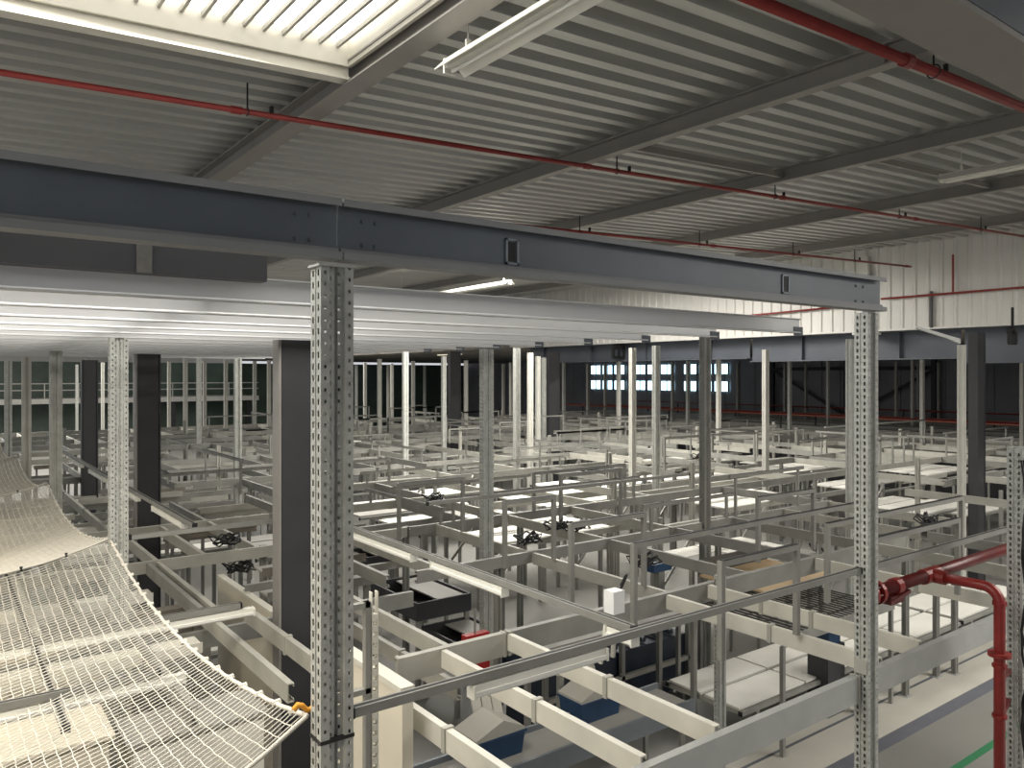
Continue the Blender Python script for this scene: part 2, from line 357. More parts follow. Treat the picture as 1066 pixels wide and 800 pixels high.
# ------------------------------------------------------------------ perforated uprights
WA_, WB_ = .149, .108
def upright_mesh(h, mname, wa=WA_, wb=WB_, pitch=.05, full=True):
    mb = MB(); ha, hb = wa/2, wb/2
    def strip(p, q): mb.quad((p[0], p[1], 0), (q[0], q[1], 0), (q[0], q[1], h), (p[0], p[1], h))
    def holes(p, q, hh, off):
        z = off
        last = 0.
        while z+hh < h:
            mb.quad((p[0], p[1], last), (q[0], q[1], last), (q[0], q[1], z), (p[0], p[1], z)); last = z+hh; z += pitch
        mb.quad((p[0], p[1], last), (q[0], q[1], last), (q[0], q[1], h), (p[0], p[1], h))
    def face(pts):
        # pts: (u, depth, kind after this point)
        for (p, k), (q, _) in zip(pts[:-1], pts[1:]):
            if k is None: strip(p, q)
            else: holes(p, q, *k)
    for s in (-1, 1):
        c = lambda f, d=0.: (s*(ha-d), -s*hb+s*wb*f) if s > 0 else (-(ha-d), hb-wb*f)
        face([(c(0), None), (c(.165), (.027, .012)), (c(.315), None), (c(.42), None), (c(.44, .006), None if not full else None), (c(.475, .006), (.008, .03)), (c(.525, .006), None), (c(.56, .006), None), (c(.58), None), (c(.685), (.027, .012)), (c(.835), None), (c(1), None)])
        g = lambda f, d=0.: (-ha+wa*f, -(hb-d)) if s < 0 else (ha-wa*f, hb-d)
        face([(g(0), None), (g(.095), (.0155, .018)), (g(.165), None), (g(.27), None), (g(.29, .016), (.0155, .043)), (g(.36, .016), None), (g(.45, .016), None), (g(.47, .03), None), (g(.54, .03), None), (g(.56, .016), (.0155, .018)), (g(.63, .016), None), (g(.72, .016), None), (g(.74), None), (g(.84), (.0155, .043)), (g(.91), None), (g(1), None)])
    mb.quad((-ha, -hb, h), (ha, -hb, h), (ha, hb, h), (-ha, hb, h))
    return mb.mesh('upright', M[mname])
def plain_upright_mesh(h, mname, wa=WA_, wb=WB_):
    ha, hb = wa/2, wb/2; g = .018
    pr = [(-ha, -hb), (-ha*.35, -hb), (-ha*.3, -hb+g), (ha*.3, -hb+g), (ha*.35, -hb), (ha, -hb), (ha, -hb*.25), (ha-.008, -hb*.18), (ha-.008, hb*.18), (ha, hb*.25), (ha, hb), (ha*.35, hb), (ha*.3, hb-g), (-ha*.3, hb-g), (-ha*.35, hb), (-ha, hb), (-ha, hb*.25), (-ha+.008, hb*.18), (-ha+.008, -hb*.18), (-ha, -hb*.25)]
    return MB().prism(pr, (0, 0, 0), A1, B1, (0, 0, h)).mesh('upright', M[mname])
UPC = {}
def umesh(h, m, full):
    k = (round(h, 2), m, full)
    if k not in UPC: UPC[k] = upright_mesh(h, m) if full else plain_upright_mesh(h, m)
    return UPC[k]
foot_me = MB().box(-.11, -.10, 0, .11, .10, .012).mesh('base_plate', M['galv'])
def upright(a, b, top, m, full, lab, grp):
    reg(a-.12, b-.11, 0, a+.12, b+.11, top)
    t = thing('upright', lab, 'upright', (a, b, 0), grp)
    part('section', umesh(top-.012, m, full), None, t, (0, 0, .012)); part('base_plate', foot_me, None, t)
    return t
c1 = at(334, 500, f=3.3); c2 = at(903.5, 500, f=5.86)
PA1, PB1 = c1.x+WA_/2, c1.y+WB_/2
PA2, PB2 = c2.x+WA_/2, c2.y+WB_/2
u = upright(PA1, PB1, ZB-.002, 'post', True, 'big perforated upright in front, between the net and the open steelwork', None)
part('strap', MB().box(-.078, -.058, CAM-1.565, .078, .058, CAM-1.55), M['black'], u)
part('head_plate', MB().box(-.085, -.06, ZB-.012, .085, .06, ZB-.002), M['galv'], u)
u = upright(PA2, PB2, ZB-.002, 'post', True, 'tall slotted upright at the right, with the red pipe flange', None)
zc = CAM-2.28
part('beam_connector', MB().box(-.086, -.05, zc+.03, -.0745, .05, zc+.14), M['latl'], u)
ZU = CAM+.66
near = [(123, 7.05, CAM+.335, 'post', 1, 'pale perforated upright standing in the net behind the big front upright'),
        (58, 10.7, CAM+.335, 'post', 1, 'grey perforated upright at the second corner of the net'),
        (27.5, 14.3, CAM+.335, 'postw', 0, 'cream upright by the far end of the net'),
        (8.5, 18.3, CAM+.335, 'post', 0, 'leftmost grey upright beyond the net'),
        (506.5, 10, CAM+.335, 'post', 1, 'perforated upright in mid hall below the joist ends'),
        (734, 11.9, CAM+.66, 'lat', 1, 'perforated dark upright left of the slotted one, reaching up to the second joist end'),
        (538, 19, ZU, 'post', 0, 'dark grey upright just right of the mid-hall perforated one'),
        (422, 22, ZU, 'post', 0, 'grey upright between the big front upright and the mid-hall one'),
        (1001, 15.4, CAM+.60, 'postw', 0, 'cream upright against the black column at the right'),
        (797, 19.5, CAM+.64, 'postw', 0, 'cream upright midway between the dark perforated and the slotted upright'),
        (683, 17.4, ZU, 'post', 0, 'grey upright in front of the daylight windows, its top behind a joist'),
        (658.5, 18.8, CAM+.66, 'postw', 0, 'cream upright in front of the daylight windows'),
        (644, 31.5, ZU, 'postw', 0, 'slim cream upright below the black unit by the windows'),
        (885, 15.2, CAM+.7, 'post', 0, 'grey upright hidden close behind the slotted one'),
        (748, 27, ZU, 'postw', 0, 'cream upright just right of the dark perforated one'),
        (552, 22.8, ZU, 'postw', 0, 'bright cream upright in the cluster at mid hall'),
        (560, 27, ZU, 'postw', 0, 'second cream upright of the mid-hall cluster'),
        (566, 29, ZU, 'post', 0, 'third upright of the mid-hall cluster, beside the black column'),
        (247.5, 17, CAM+.60, 'post', 0, 'grey upright left of the big dark column'),
        (462, 27, ZU, 'post', 0, 'grey upright left of the mid-hall perforated one'),
        (960, 27, ZU, 'post', 0, 'grey upright of the pair right of the slotted one'),
        (1021, 30, ZU, 'post', 0, 'grey upright right of the black column'),
        (1064, 26, ZU, 'postw', 0, 'pale upright at the right edge of the view'),
        (822, 31.6, ZU, 'post', 0, 'grey upright right of the braced panels'),
        (862, 35, ZU, 'post', 0, 'grey upright left of the slotted one'),
        (933, 38, ZU, 'postw', 0, 'slim cream upright right of the slotted one'),
        (485, 34.5, ZU, 'postw', 0, 'slim cream upright left of the mid-hall perforated one'),
        (395, 31.6, ZU, 'postw', 0, 'slim cream upright right of the big front one')]
for (x, f, top, m, full, lab) in near:
    p = at(x, 400, f=f); upright(p.x, p.y, top, m, bool(full), lab, None)
p = at(123, 400, f=7.05); NA, NB1 = p.x, p.y
far = [(141, 30), (176, 38), (193, 30), (207, 26), (213, 36), (235, 34), (265, 36), (280, 34), (380, 40.7), (371, 50), (404, 50), (408, 44), (442, 52), (430, 36),
       (768, 44), (817, 43), (839, 43), (977, 40), (956, 42), (1030, 44), (1047, 44), (716, 36), (612, 44), (630, 44), (700, 40), (532, 40), (524, 46), (587, 40), (950, 34), (107, 40), (80, 48), (92, 30)]
for i, (x, f) in enumerate(far):
    p = at(x, 400, f=f)
    if p.x > 43 or p.y > 64: continue
    upright(p.x, p.y, ZU, 'postw' if i % 3 else 'post', False, 'slim upright standing far back in the hall', 'slim far uprights')

# ------------------------------------------------------------------ dark building columns
def hcol(a, b, h, lab, s=.34, fl='rafter'):
    reg(a-s/2-.1, b-s/2-.1, 0, a+s/2+.1, b+s/2+.1, h)
    t = thing('steel_column', lab, 'column', (a, b, 0), 'dark building columns')
    part('column_web', MB().box(-s/2+.02, -.02, .02, s/2-.02, .02, h), M['dark'], t)
    for k in (-1, 1): part('column_flange', MB().box(k*s/2-.012 if k > 0 else -s/2-.012, -s/2+(.0 if k > 0 else 0), .02, k*s/2+.012 if k > 0 else -s/2+.012, s/2 if k > 0 else -s/2+.17, h), M[fl if k < 0 else 'dark'], t)
    part('cover_panel', MB().box(-s/2+.02, -s/2+.01, .02, s/2-.02, -s/2+.02, h), M['dark'], t)
    part('base_plate', MB().box(-s/2-.1, -s/2-.1, 0, s/2+.1, s/2+.1, .02), M['dark'], t)
for (x, f, lab, h) in ((303, 7.55, 'big dark column with pale edge, left of the front upright', .335), (152, 12.4, 'second dark column, further left behind the first', .335), (92.5, 17.2, 'third dark column, farthest left', .335),
                    (573, 30, 'black column beside the cream upright cluster', .9), (1013, 16.5, 'black column behind the cream upright at the right', .9), (471, 33, 'slim black column left of the mid-hall perforated upright', 1.0)):
    p = at(x, 400, f=f); hcol(p.x, p.y, CAM+h, lab, .34 if f < 17 else .3 if f < 20 else .5, 'rafter' if f < 16 else 'dark')

# ------------------------------------------------------------------ safety net, panel by panel
NX1 = PA1-.09
nb = [PB1, NB1, NB1+4.6, NB1+9.2, NB1+13.8]
zn = CAM-1.475
def net_z(u, v, uu):
    amp = .33+(.34*(1-u)**2 if uu == 0 else 0)
    """u 0..1 along a panel (b), v metres away from the edge rope"""
    su = 4*u*(1-u); vv = min(v/4.3, 1)
    return zn-.235*su*(1-.5*vv)-amp*4*vv*(1-vv)-.035*math.sin(3.1*v+2.4*u*4+uu)*math.sin(5*u+uu)*min(1, 4*vv)
nlab = ['nearest panel of white safety net, lower left in front of the first rear upright', 'second panel of white safety net, behind the rope seam', 'third panel of white safety net', 'farthest panel of white safety net']
for i in range(4):
    b0, b1 = nb[i]+.06, nb[i+1]-(.0 if i else .02)
    cell = .056; nbn = int((b1-b0)/.047); nan = int(3.4/cell)
    sub = 1
    P = lambda iu, iv: Vector((NX1-iv*cell-.05*math.sin(math.pi*iu/nbn)*0, b0+(b1-b0)*iu/nbn, net_z(iu/nbn, iv*cell, i)))+Vector((.003*math.sin(iu*1.7+iv*.9), .003*math.sin(iv*1.3+iu*.7), 0))
    t = thing('safety_net', nlab[i], 'net', (NX1, b0, zn), 'safety net panels'); o = Vector((NX1, b0, zn))
    c = MB(); r = (.0030, .0046, .007, .008)[i]
    ns = 4 if i < 2 else 3
    for iv in range(nan+1): c.tube([P(iu, iv)-o for iu in range(nbn+1)], r, ns, False)
    for iu in range(nbn+1): c.tube([P(iu, iv)-o for iv in range(nan+1)], r, ns, False)
    part('mesh_cords', c, M['net'], t)
    c = MB(); c.tube([P(iu, 0)-o for iu in range(nbn+1)], .011, 6); part('edge_rope', c, M['net'], t, smooth=True)
    c = MB(); c.tube([P(0, iv)-o for iv in range(nan+1)], .010, 6); part('seam_rope', c, M['net'], t, smooth=True)
    for iv in (6, 12, 18): part('knot', MB().tube([P(0, iv)-o+Vector((0, 0, -.02)), P(0, iv)-o+Vector((0, 0, .02))], .013, 6), M['black'] if i else M['net'], t)
    for iu in range(3, nbn, 5): part('knot', MB().tube([P(iu, 0)-o+Vector((-.02, 0, 0)), P(iu, 0)-o+Vector((.02, 0, .006))], .016, 6), M['net'], t)
tp = at(317, 737, f=3.42); pts = [tp+Vector((-.05+.02*k, 0, .02*math.sin(k*1.3))) for k in range(7)]
solo('orange_tie', MB().tube(pts, .013, 6), M['orange'], 'short orange strap tied at the net corner by the front upright', 'strap', smooth=True)

# ------------------------------------------------------------------ rails with LED battens at eye-deck level
ZR = CAM-1.495
strut = [(-.022, 0), (.022, 0), (.022, .043), (.012, .043), (.012, .036), (.019, .036), (.019, .004), (-.019, .004), (-.019, .036), (-.012, .036), (-.012, .043), (-.022, .043)]
def rail(axis, c, s0, s1, lab, grp=None, z=ZR):
    loc = (s0, c, z) if axis == 'a' else (c, s0, z)
    t = thing('support_rail', lab, 'rail', loc, grp); L_ = s1-s0
    mb = MB(); mb.prism(strut, (0, 0, 0), B1 if axis == 'a' else A1, UP, (L_, 0, 0) if axis == 'a' else (0, L_, 0))
    part('strut', mb, M['lat'], t)
    g = MB()
    if axis == 'a': g.box(0, -.0115, .034, L_, .0115, .0415)
    else: g.box(-.0115, 0, .034, .0115, L_, .0415)
    part('dark_top_line', g, M['black'], t)  # black strip drawn for the dark open slot along the strut
    for e in (0, L_): part('end_cap', (MB().box(e-.008, -.024, -.002, e+.008, .024, .045) if axis == 'a' else MB().box(-.024, e-.008, -.002, .024, e+.008, .045)), M['black'], t)
    return t
def batten(axis, c, s0, s1, lab, z=ZR-.075, on=False, grp='white battens under the rails'):
    loc = (s0, c, z) if axis == 'a' else (c, s0, z)
    t = thing('light_batten', lab, 'lamp', loc, grp); L_ = s1-s0
    D = (L_, 0, 0) if axis == 'a' else (0, L_, 0); U = B1 if axis == 'a' else A1
    part('body', MB().prism([(-.022, .032), (.022, .032), (.022, .066), (-.022, .066)], (0, 0, 0), U, UP, D), M['lamp'], t)
    part('diffuser', MB().prism([(-.032, .012), (-.02, .0), (.02, .0), (.032, .012), (.032, .032), (-.032, .032)], (0, 0, 0), U, UP, D), M['diffon' if on else 'diff'], t)
    for e in (-.012, L_): part('end_cap', (MB().box(e, -.034, -.002, e+.012, .034, .067) if axis == 'a' else MB().box(-.034, e, -.002, .034, e+.012, .067)), M['lamp'], t)
RB = PB1-.02
rail('a', RB, PA1+.08, PA2-.08, 'grey rail joining the two front uprights, with a batten below')
rail('a', RB, PA2+.08, 9.6, 'grey rail running right from the slotted upright')
p, q = at(492, 720, b=RB), at(628, 688, b=RB); batten('a', RB, p.x, q.x, 'white batten slung under the front rail')
RAa = 3.28
rail('b', RAa, RB+.045, 9.6, 'grey rail running back between the mid-hall upright and the front rail')
p, q = at(525, 606, a=RAa), at(452, 580, a=RAa); batten('b', RAa, p.y, q.y, 'white batten under the receding rail, beside the mid-hall upright')
p, q = at(660, 658, a=RAa), at(634, 648, a=RAa); batten('b', RAa, p.y, q.y, 'short white box lamp under the end of the receding rail')
p, q = at(430, 571, a=RAa), at(368, 548, a=RAa); batten('b', RAa, p.y, q.y, 'white batten under the receding rail, beside the big upright')
for (b, s0, s1, lab) in ((NB1, NA+.1, 2.9, 'grey rail joining the pale net upright to the dark column'), (NB1+.0, 4.6, 9.1, 'grey rail right of the mid-hall upright'), (5.42, -2, 1.2, 'grey rail under the net, nearer of two'), (6.6, -2, 2.1, 'grey rail under the net, farther of two')):
    rail('a', b, s0, s1, lab, None, ZR if b > 7 else ZR-.45)
for i, (b, s0, s1) in enumerate(((5.42, -1.8, 1.35), (6.6, -1.2, 2.2), (4.3, -1.6, .95))):
    batten('a', b, s0, s1, ['batten under the net, middle', 'batten under the net, back', 'batten under the net, front'][i], ZR-.53 if i < 2 else CAM-2.6, False, 'battens under the net')
rail('b', .62, 5.0, 16, 'pale rail receding under the net edge', None, CAM-2.0)
rail('b', 2.1, 8.0, 20, 'rail with white battens receding left of the dark column')
for k in range(5):
    batten('b', 2.1, 8.4+k*2.2, 9.7+k*2.2, 'white batten under the receding rail left of the dark column, %s from the front' % jnames[k])

# ------------------------------------------------------------------ lower level lattice
ZL = CAM-2.23                      # top of the lower beams
BH = .20
bl = [PB1]+[5.43+2.33*k for k in range(14)]
BEAMC = {}
def abeam_mesh(L_, m, det, hh=BH):
    k = ('a', round(L_, 2), m, hh)
    if k not in BEAMC:
        mb = MB(); along_a(mb, cprof(hh, .06, .008, .03), 0, L_, 0, 0); BEAMC[k] = mb.mesh('cross_beam', M[m])
    return BEAMC[k]
def bbeam_mesh(L_, m):
    k = ('b', round(L_, 2), m)
    if k not in BEAMC:
        mb = MB(); along_b(mb, cprof(.14, .05, .008, .025), 0, L_, 0, 0); BEAMC[k] = mb.mesh('floor_joist', M[m])
    return BEAMC[k]
seam_me = MB().box(-.012, -.008, -.005, .012, .07, BH+.005).mesh('seam_bracket', M['latl'])
def cross_beam(a0, a1, b, m, lab, grp=None, z=ZL-BH, det=False, hh=BH):
    t = thing('cross_beam', lab, 'beam', (a0, b, z), grp)
    part('channel', abeam_mesh(a1-a0, m, det, hh), None, t)
    if det:
        for e in (.02, a1-a0-.02): part('end_bracket', seam_me, None, t, (e, 0, 0))
    return t
def joist(b0, b1, a, m, lab, grp=None, z=ZL-.14-.01, clips=()):
    t = thing('floor_joist', lab, 'joist', (a, b0, z), grp)
    part('channel', bbeam_mesh(b1-b0, m), None, t)
    for c in clips: part('clip', MB().box(-.012, c-.02, -.01, .062, c+.02, .15), M['latl'], t)
    return t
# near, individually placed
cross_beam(2.75, PA2-.08, PB1-.03, 'galv', 'heavy channel ending on the face of the slotted upright, bottom right', z=ZL-BH-.04, det=True)
cross_beam(PA2+.08, 10.2, PB1-.03, 'galv', 'heavy channel running right from the slotted upright', z=ZL-BH-.04, det=True)
b = 5.45
cross_beam(2.96, 4.02, b, 'latl', 'pale channel left length, by the framed door leaf', det=True)
cross_beam(4.03, 6.80, b, 'lat', 'channel meeting the slotted lower upright, middle length', det=True)
cross_beam(6.90, 11.0, b, 'lat', 'channel beyond the slotted lower upright, right length', det=True)
JB0, JB1 = PB1+.04, 5.44
for a, lab in ((2.62, 'cream joist nearest the cream partition'), (3.35, 'second cream joist from the cream partition'), (4.02, 'third cream joist, passing under the front rail'), (6.03, 'fourth cream joist, left of the slotted upright'),
               (6.68, 'cream joist behind the slotted upright'), (8.7, 'cream joist right of the slotted upright, behind the red pipe')):
    joist(JB0, JB1, a, 'cream', lab, 'cream joists near the front', clips=(1.0, 1.55))
joist(5.52, 7.6, 2.45, 'latl', 'pale joist running back from the cream partition', clips=(1.0,))
joist(5.52, 9.9, 3.55, 'latl', 'pale joist with slots under the receding rail', clips=(1.,), z=ZL-.5)
joist(7.7, 12.4, 2.2, 'latl', 'pale joist left of the big dark column')
joist(7.7, 12.4, 1.1, 'lat', 'grey joist receding beside the pale net upright')
FIELD = 'steel beams crisscrossing the lower level'
def flab(a, b):
    f = SA*a+CA*b; x = HX+F*(CA*a-SA*b)/f
    d = 'near' if f < 11 else 'mid-distance' if f < 20 else 'distant' if f < 32 else 'farthest'
    s = 'left of the front upright' if x < 320 else 'between the front and mid-hall uprights' if x < 510 else 'between the mid-hall and dark uprights' if x < 735 else 'between the dark and slotted uprights' if x < 900 else 'right of the slotted upright'
    return f, x, d, s
for j, b in enumerate(bl):
    if j < 2: continue
    for k in range(7):
        a0 = 1.42+4.26*k if j % 2 else .2+4.26*k
        if k == 0 and b < 12: a0 = -.5 if b < 9 else .4
        a1 = 1.42+4.26*(k+1)-.05 if j % 2 else .2+4.26*(k+1)-.05
        if a1 > 31: continue
        f, x, d, s = flab((a0+a1)/2, b)
        if x < -150 or x > 1200 or random.random() < .1: continue
        cross_beam(a0, a1, b, random.choice(['lat', 'lat', 'latl']), '%s grey beam of the lower lattice, %s, running across' % (d, s), FIELD+', across, '+d+' '+s, z=ZL-.14-random.choice([0, 0, .0, .25]), hh=.14 if f > 9 else .17)
for j in range(2, len(bl)-1):
    b = bl[j]+1.17
    for k in range(14):
        a0 = .75+2.14*k; a1 = a0+2.08
        f, x, d, s = flab((a0+a1)/2, b)
        if x < 40 or x > 1120 or a1 > 30 or f < 9.5 or random.random() < .35: continue
        cross_beam(a0, a1, b, random.choice(['lat', 'latl', 'latl']), '%s thin grey cross member of the lower lattice, %s' % (d, s), 'thin cross members, '+d+' '+s, z=ZL-.09-.16-random.choice([0, .12]), hh=.09)
BF_ = 'steel joists of the lower lattice'
for k in range(22):
    a = .75+1.34*k
    for j in range(len(bl)-1):
        b0, b1 = bl[j]+.08, bl[j+1]-.02
        f, x, d, s = flab(a, (b0+b1)/2)
        if x < -40 or x > 1150 or a > 30: continue
        if j == 0 and a < 9.2: continue
        if random.random() < (.2 if f < 14 else .25): continue
        jj = a+random.choice([0, 0, .67])
        joist(b0, b1, jj, random.choice(['lat', 'latl', 'latl']), '%s grey joist of the lower lattice, %s, running back' % (d, s), BF_+', back, '+d+' '+s)

# lower perforated uprights carrying the lattice
low_full = upright_mesh(CAM-1.72, 'post', .10, .085)
low_plain = plain_upright_mesh(CAM-1.72, 'lat', .09, .075)
low_pale = plain_upright_mesh(CAM-1.72, 'latl', .09, .075)
low_s = plain_upright_mesh(ZL-.02, 'lat', .085, .07)
smallfoot = MB().box(-.08, -.07, 0, .08, .07, .01).mesh('base_plate', M['galv'])
def low_upright(a, b, me, lab, grp):
    if grp and not free(a-.08, b-.07, 0, a+.08, b+.07, 2.2): return
    reg(a-.08, b-.07, 0, a+.08, b+.07, 2.3)
    t = thing('lower_upright', lab, 'upright', (a, b, 0), grp); part('section', me, None, t, (0, 0, .01)); part('base_plate', smallfoot, None, t)
p = at(746, 760, z=0.)
low_upright(6.86, 5.42, upright_mesh(ZL+.06, 'post', .10, .085), 'slotted lower upright where the middle channel ends', None)
p = at(950, 727, z=0.); low_upright(p.x, p.y+.1, low_s, 'short leg under the heavy channel, nearer the slotted upright', None)
p = at(1001, 704, z=0.); low_upright(p.x, p.y+.1, low_s, 'short leg under the heavy channel, farther right', None)
for j in range(1, len(bl)):
    for k in range(13):
        a = 1.42+2.13*k; b = bl[j]+.13
        f, x, d, s = flab(a, b)
        if x < 60 or x > 1120 or a > 29 or (j == 1 and a < 7.2): continue
        if random.random() < .3: continue
        low_upright(a, b, random.choice([low_s, low_s, low_s, low_plain] if f < 14 else [low_s, low_s, low_plain, low_pale]), '%s lower upright, %s' % (d, s), 'lower uprights, '+d+' '+s)

for n in range(60):
    a = random.uniform(1.5, 24); b = random.choice(bl[2:])+.03; f, x, d, s = flab(a, b)
    if x < 130 or x > 1080 or f < 10: continue
    L_ = random.choice([2.0, 3.2, 4.2]) if n % 2 else 2.5; z = CAM-random.choice([1.62, 1.9, 2.05])
    if n % 2:
        t = thing('cable_rail', '%s thin rail above the lattice, running across, %s' % (d, s), 'rail', (a, b, z), 'thin rails across, '+d+' '+s)
        part('strut', MB().box(0, -.02, 0, L_, .02, .05), M['lat'], t); part('dark_top_line', MB().box(0, -.015, .05, L_, .015, .056), M['black'], t)
        for e in (.15, L_-.15): part('stub', MB().box(e-.02, -.018, ZL-z+.003, e+.02, .018, 0), M['lat'], t)
    else:
        t = thing('cable_rail', '%s thin rail above the lattice, running back, %s' % (d, s), 'rail', (a, b, z), 'thin rails back, '+d+' '+s)
        part('strut', MB().box(-.02, -.1, 0, .02, L_, .05), M['lat'], t); part('dark_top_line', MB().box(-.015, -.1, .05, .015, L_, .056), M['black'], t)
        for e in (0, 2.33): part('stub', MB().box(-.018, e-.02, ZL-z+.003, .018, e+.02, 0), M['lat'], t)
# goalpost frames standing above the lattice
def goal(x0, y0, x1, y1, legs, lab, grp=None, z=CAM-1.45):
    p, q = at(x0, y0, z=z), at(x1, y1, z=z); b = (p.y+q.y)/2; a0, a1 = p.x, q.x
    goal3(a0, a1, b, z, legs, lab, grp)
def goal3(a0, a1, b, z, legs, lab, grp=None, zl=None):
    zl = ZL+.003 if zl is None else zl
    t = thing('tube_portal', lab, 'frame', (a0, b, 0), grp); L_ = a1-a0
    part('top_tube', MB().box(-.023, -.023, z-.046, L_+.023, .023, z), M['lat'], t)
    part('dark_top_line', MB().box(0, -.02, z, L_, .02, z+.006), M['black'], t)  # black strip drawn for the darker line along the tube top
    for e in legs: part('leg', MB().box(e*L_-.023, -.023, zl, e*L_+.023, .023, z-.046), M['lat'], t)
goal(657, 565, 900, 523, (0, 1), 'long tube frame crossing behind the slotted upright')
goal(594, 545, 671, 534, (0, 1), 'square tube frame standing between the mid-hall and dark uprights')
goal(750, 584, 830, 567, (0, 1), 'square tube frame in front of the tan board')
goal(790, 518, 846, 509, (0, 1), 'small tube frame left of the slotted upright')
goal(415, 503, 482, 497, (0, 1), 'small tube frame right of the big front upright')
goal(540, 525, 562, 513, (0, 1), 'narrow tube frame by the mid-hall upright')
goal(905, 560, 1000, 540, (1,), 'tube frame behind the red pipe')
goal(860, 545, 1002, 517, (0, 1), 'tube frame above the hooks, right of the slotted upright')
goal(590, 495, 640, 487, (0, 1), 'tube frame in the bright middle of the hall')
for n in range(42):
    a = random.uniform(3, 26); b = random.choice(bl[2:])+.03; f, x, d, s = flab(a, b)
    if x < 150 or x > 1080 or f < 12: continue
    goal3(a, a+random.choice([1.2, 2.1, 2.1, 3.4]), b, CAM-random.choice([1.45, 1.6, 1.75]), (0, 1) if random.random() < .6 else (1,), '%s tube frame above the lattice, %s' % (d, s), 'tube frames, '+d+' '+s)

# ------------------------------------------------------------------ low platforms with pale boards, braces
bd = {m: MB().box(0, 0, 0, 1.36, .52, .03).mesh('board', M[m]) for m in ('board', 'boardg')}
legm = MB().box(-.03, -.03, 0, .03, .03, 1).mesh('leg', M['lat'])
tubm = MB().box(0, -.025, -.05, 2.8, .025, 0).mesh('edge_tube', M['lat'])
capm = MB().box(-.012, -.028, -.053, 0, .028, .003).mesh('tube_cap', M['black'])
def platform(a, b, z, lab, grp, pale, rows=2, det=False):
    bx = (a-.03, b-.06, 0, a+2.84, b+rows*.58+.1, z+.04)
    if grp and not free(*bx): return False
    reg(*bx)
    t = thing('low_platform', lab, 'platform', (a, b, 0), grp)
    for r in range(rows):
        for c in range(2):
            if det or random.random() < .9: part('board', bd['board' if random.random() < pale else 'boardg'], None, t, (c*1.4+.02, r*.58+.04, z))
    for r in (0, rows*.58):
        part('edge_tube', tubm, None, t, (0, r, z)); part('tube_cap', capm, None, t, (0, r, z))
        for e in (.3, 2.5):
            l = part('leg', legm, None, t, (e, r, 0)); l.scale = (1, 1, z-.05)
    if det:
        for e in (.05, 2.7): part('bracket_arm', MB().bar((e, -.02, z-.02), (e, rows*.58+.1, z-.06), .04, .06), M['latl'], t)
p = at(771, 742, z=.47); 
platform(p.x, p.y, .47, 'low pale platform with black tube caps, in front of the slotted lower upright', None, 1., 2, True)
platform(p.x+2.9, p.y, .47, 'low pale platform behind the slotted upright', None, 1., 2, True)
platform(p.x+5.8, p.y, .47, 'low pale platform below the red pipe', None, 1., 2, True)
p = at(606, 671, z=1.5); platform(p.x-.62, p.y, 1.5, 'grey low platform under the short white box lamp', None, .2, 1, True)
reg(5.8, 7.1, 0, 8.8, 8.35, 1.5); reg(2.4, 5.6, 0, 7, 6.4, 1.2)
for (x, y, z, w_, d_) in ((797, 602, 1.62, .95, .7), (437, 612, 1.35, .5, .75), (482, 655, 1.0, .45, .5), (395, 590, 1.4, .4, .6), (860, 663, 1., .25, .2), (686, 590, 1.75, .55, .15), (497, 688, 2.0, .2, .2)):
    q = at(x, y, z=z); reg(q.x-w_, q.y-d_, 0, q.x+w_, q.y+d_, z+.5)
q = at(820, 640, z=1.35); reg(q.x-1.1, q.y-.7, 0, q.x+1.6, q.y+1.1, 1.5)
for j in range(2, 14):
    for k in range(9):
        a = -1.5+2.95*k+random.uniform(-.2, .2); b = bl[j]+random.uniform(.28, .40)
        f, x, d, s = flab(a+1.4, b)
        if x < 60 or x > 1150 or a > 27: continue
        if random.random() < (.05 if x > 480 else .3): continue
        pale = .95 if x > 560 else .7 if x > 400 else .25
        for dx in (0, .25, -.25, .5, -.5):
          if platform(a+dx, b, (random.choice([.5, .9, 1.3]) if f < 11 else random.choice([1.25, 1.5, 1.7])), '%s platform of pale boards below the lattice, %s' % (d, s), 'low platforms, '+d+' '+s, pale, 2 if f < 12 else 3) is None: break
# rack frames with diagonal braces
def braced_rack_a(a, b, lab, grp):
    t = thing('braced_rack', lab, 'frame', (a, b, 0), grp); h = 1.84
    for e in (0, 1.2): part('frame_post', MB().box(e-.035, -.035, 0, e+.035, .035, h), M['lat'], t)
    part('diagonal_brace', MB().bar((.03, 0, .5), (1.17, 0, 1.7), .03, .045), M['lat'], t)
for n in range(46):
    a = random.uniform(2.5, 20); b = random.choice(bl[2:9])-.06; f, x, d, s = flab(a, b)
    if x < 340 or x > 1060: continue
    if not free(a-.04, b-.04, 0, a+1.24, b+.04, 1.8): continue
    reg(a-.04, b-.04, 0, a+1.24, b+.04, 1.8)
    braced_rack_a(a, b, '%s braced frame below the lattice, %s' % (d, s), 'braced frames, '+d+' '+s)

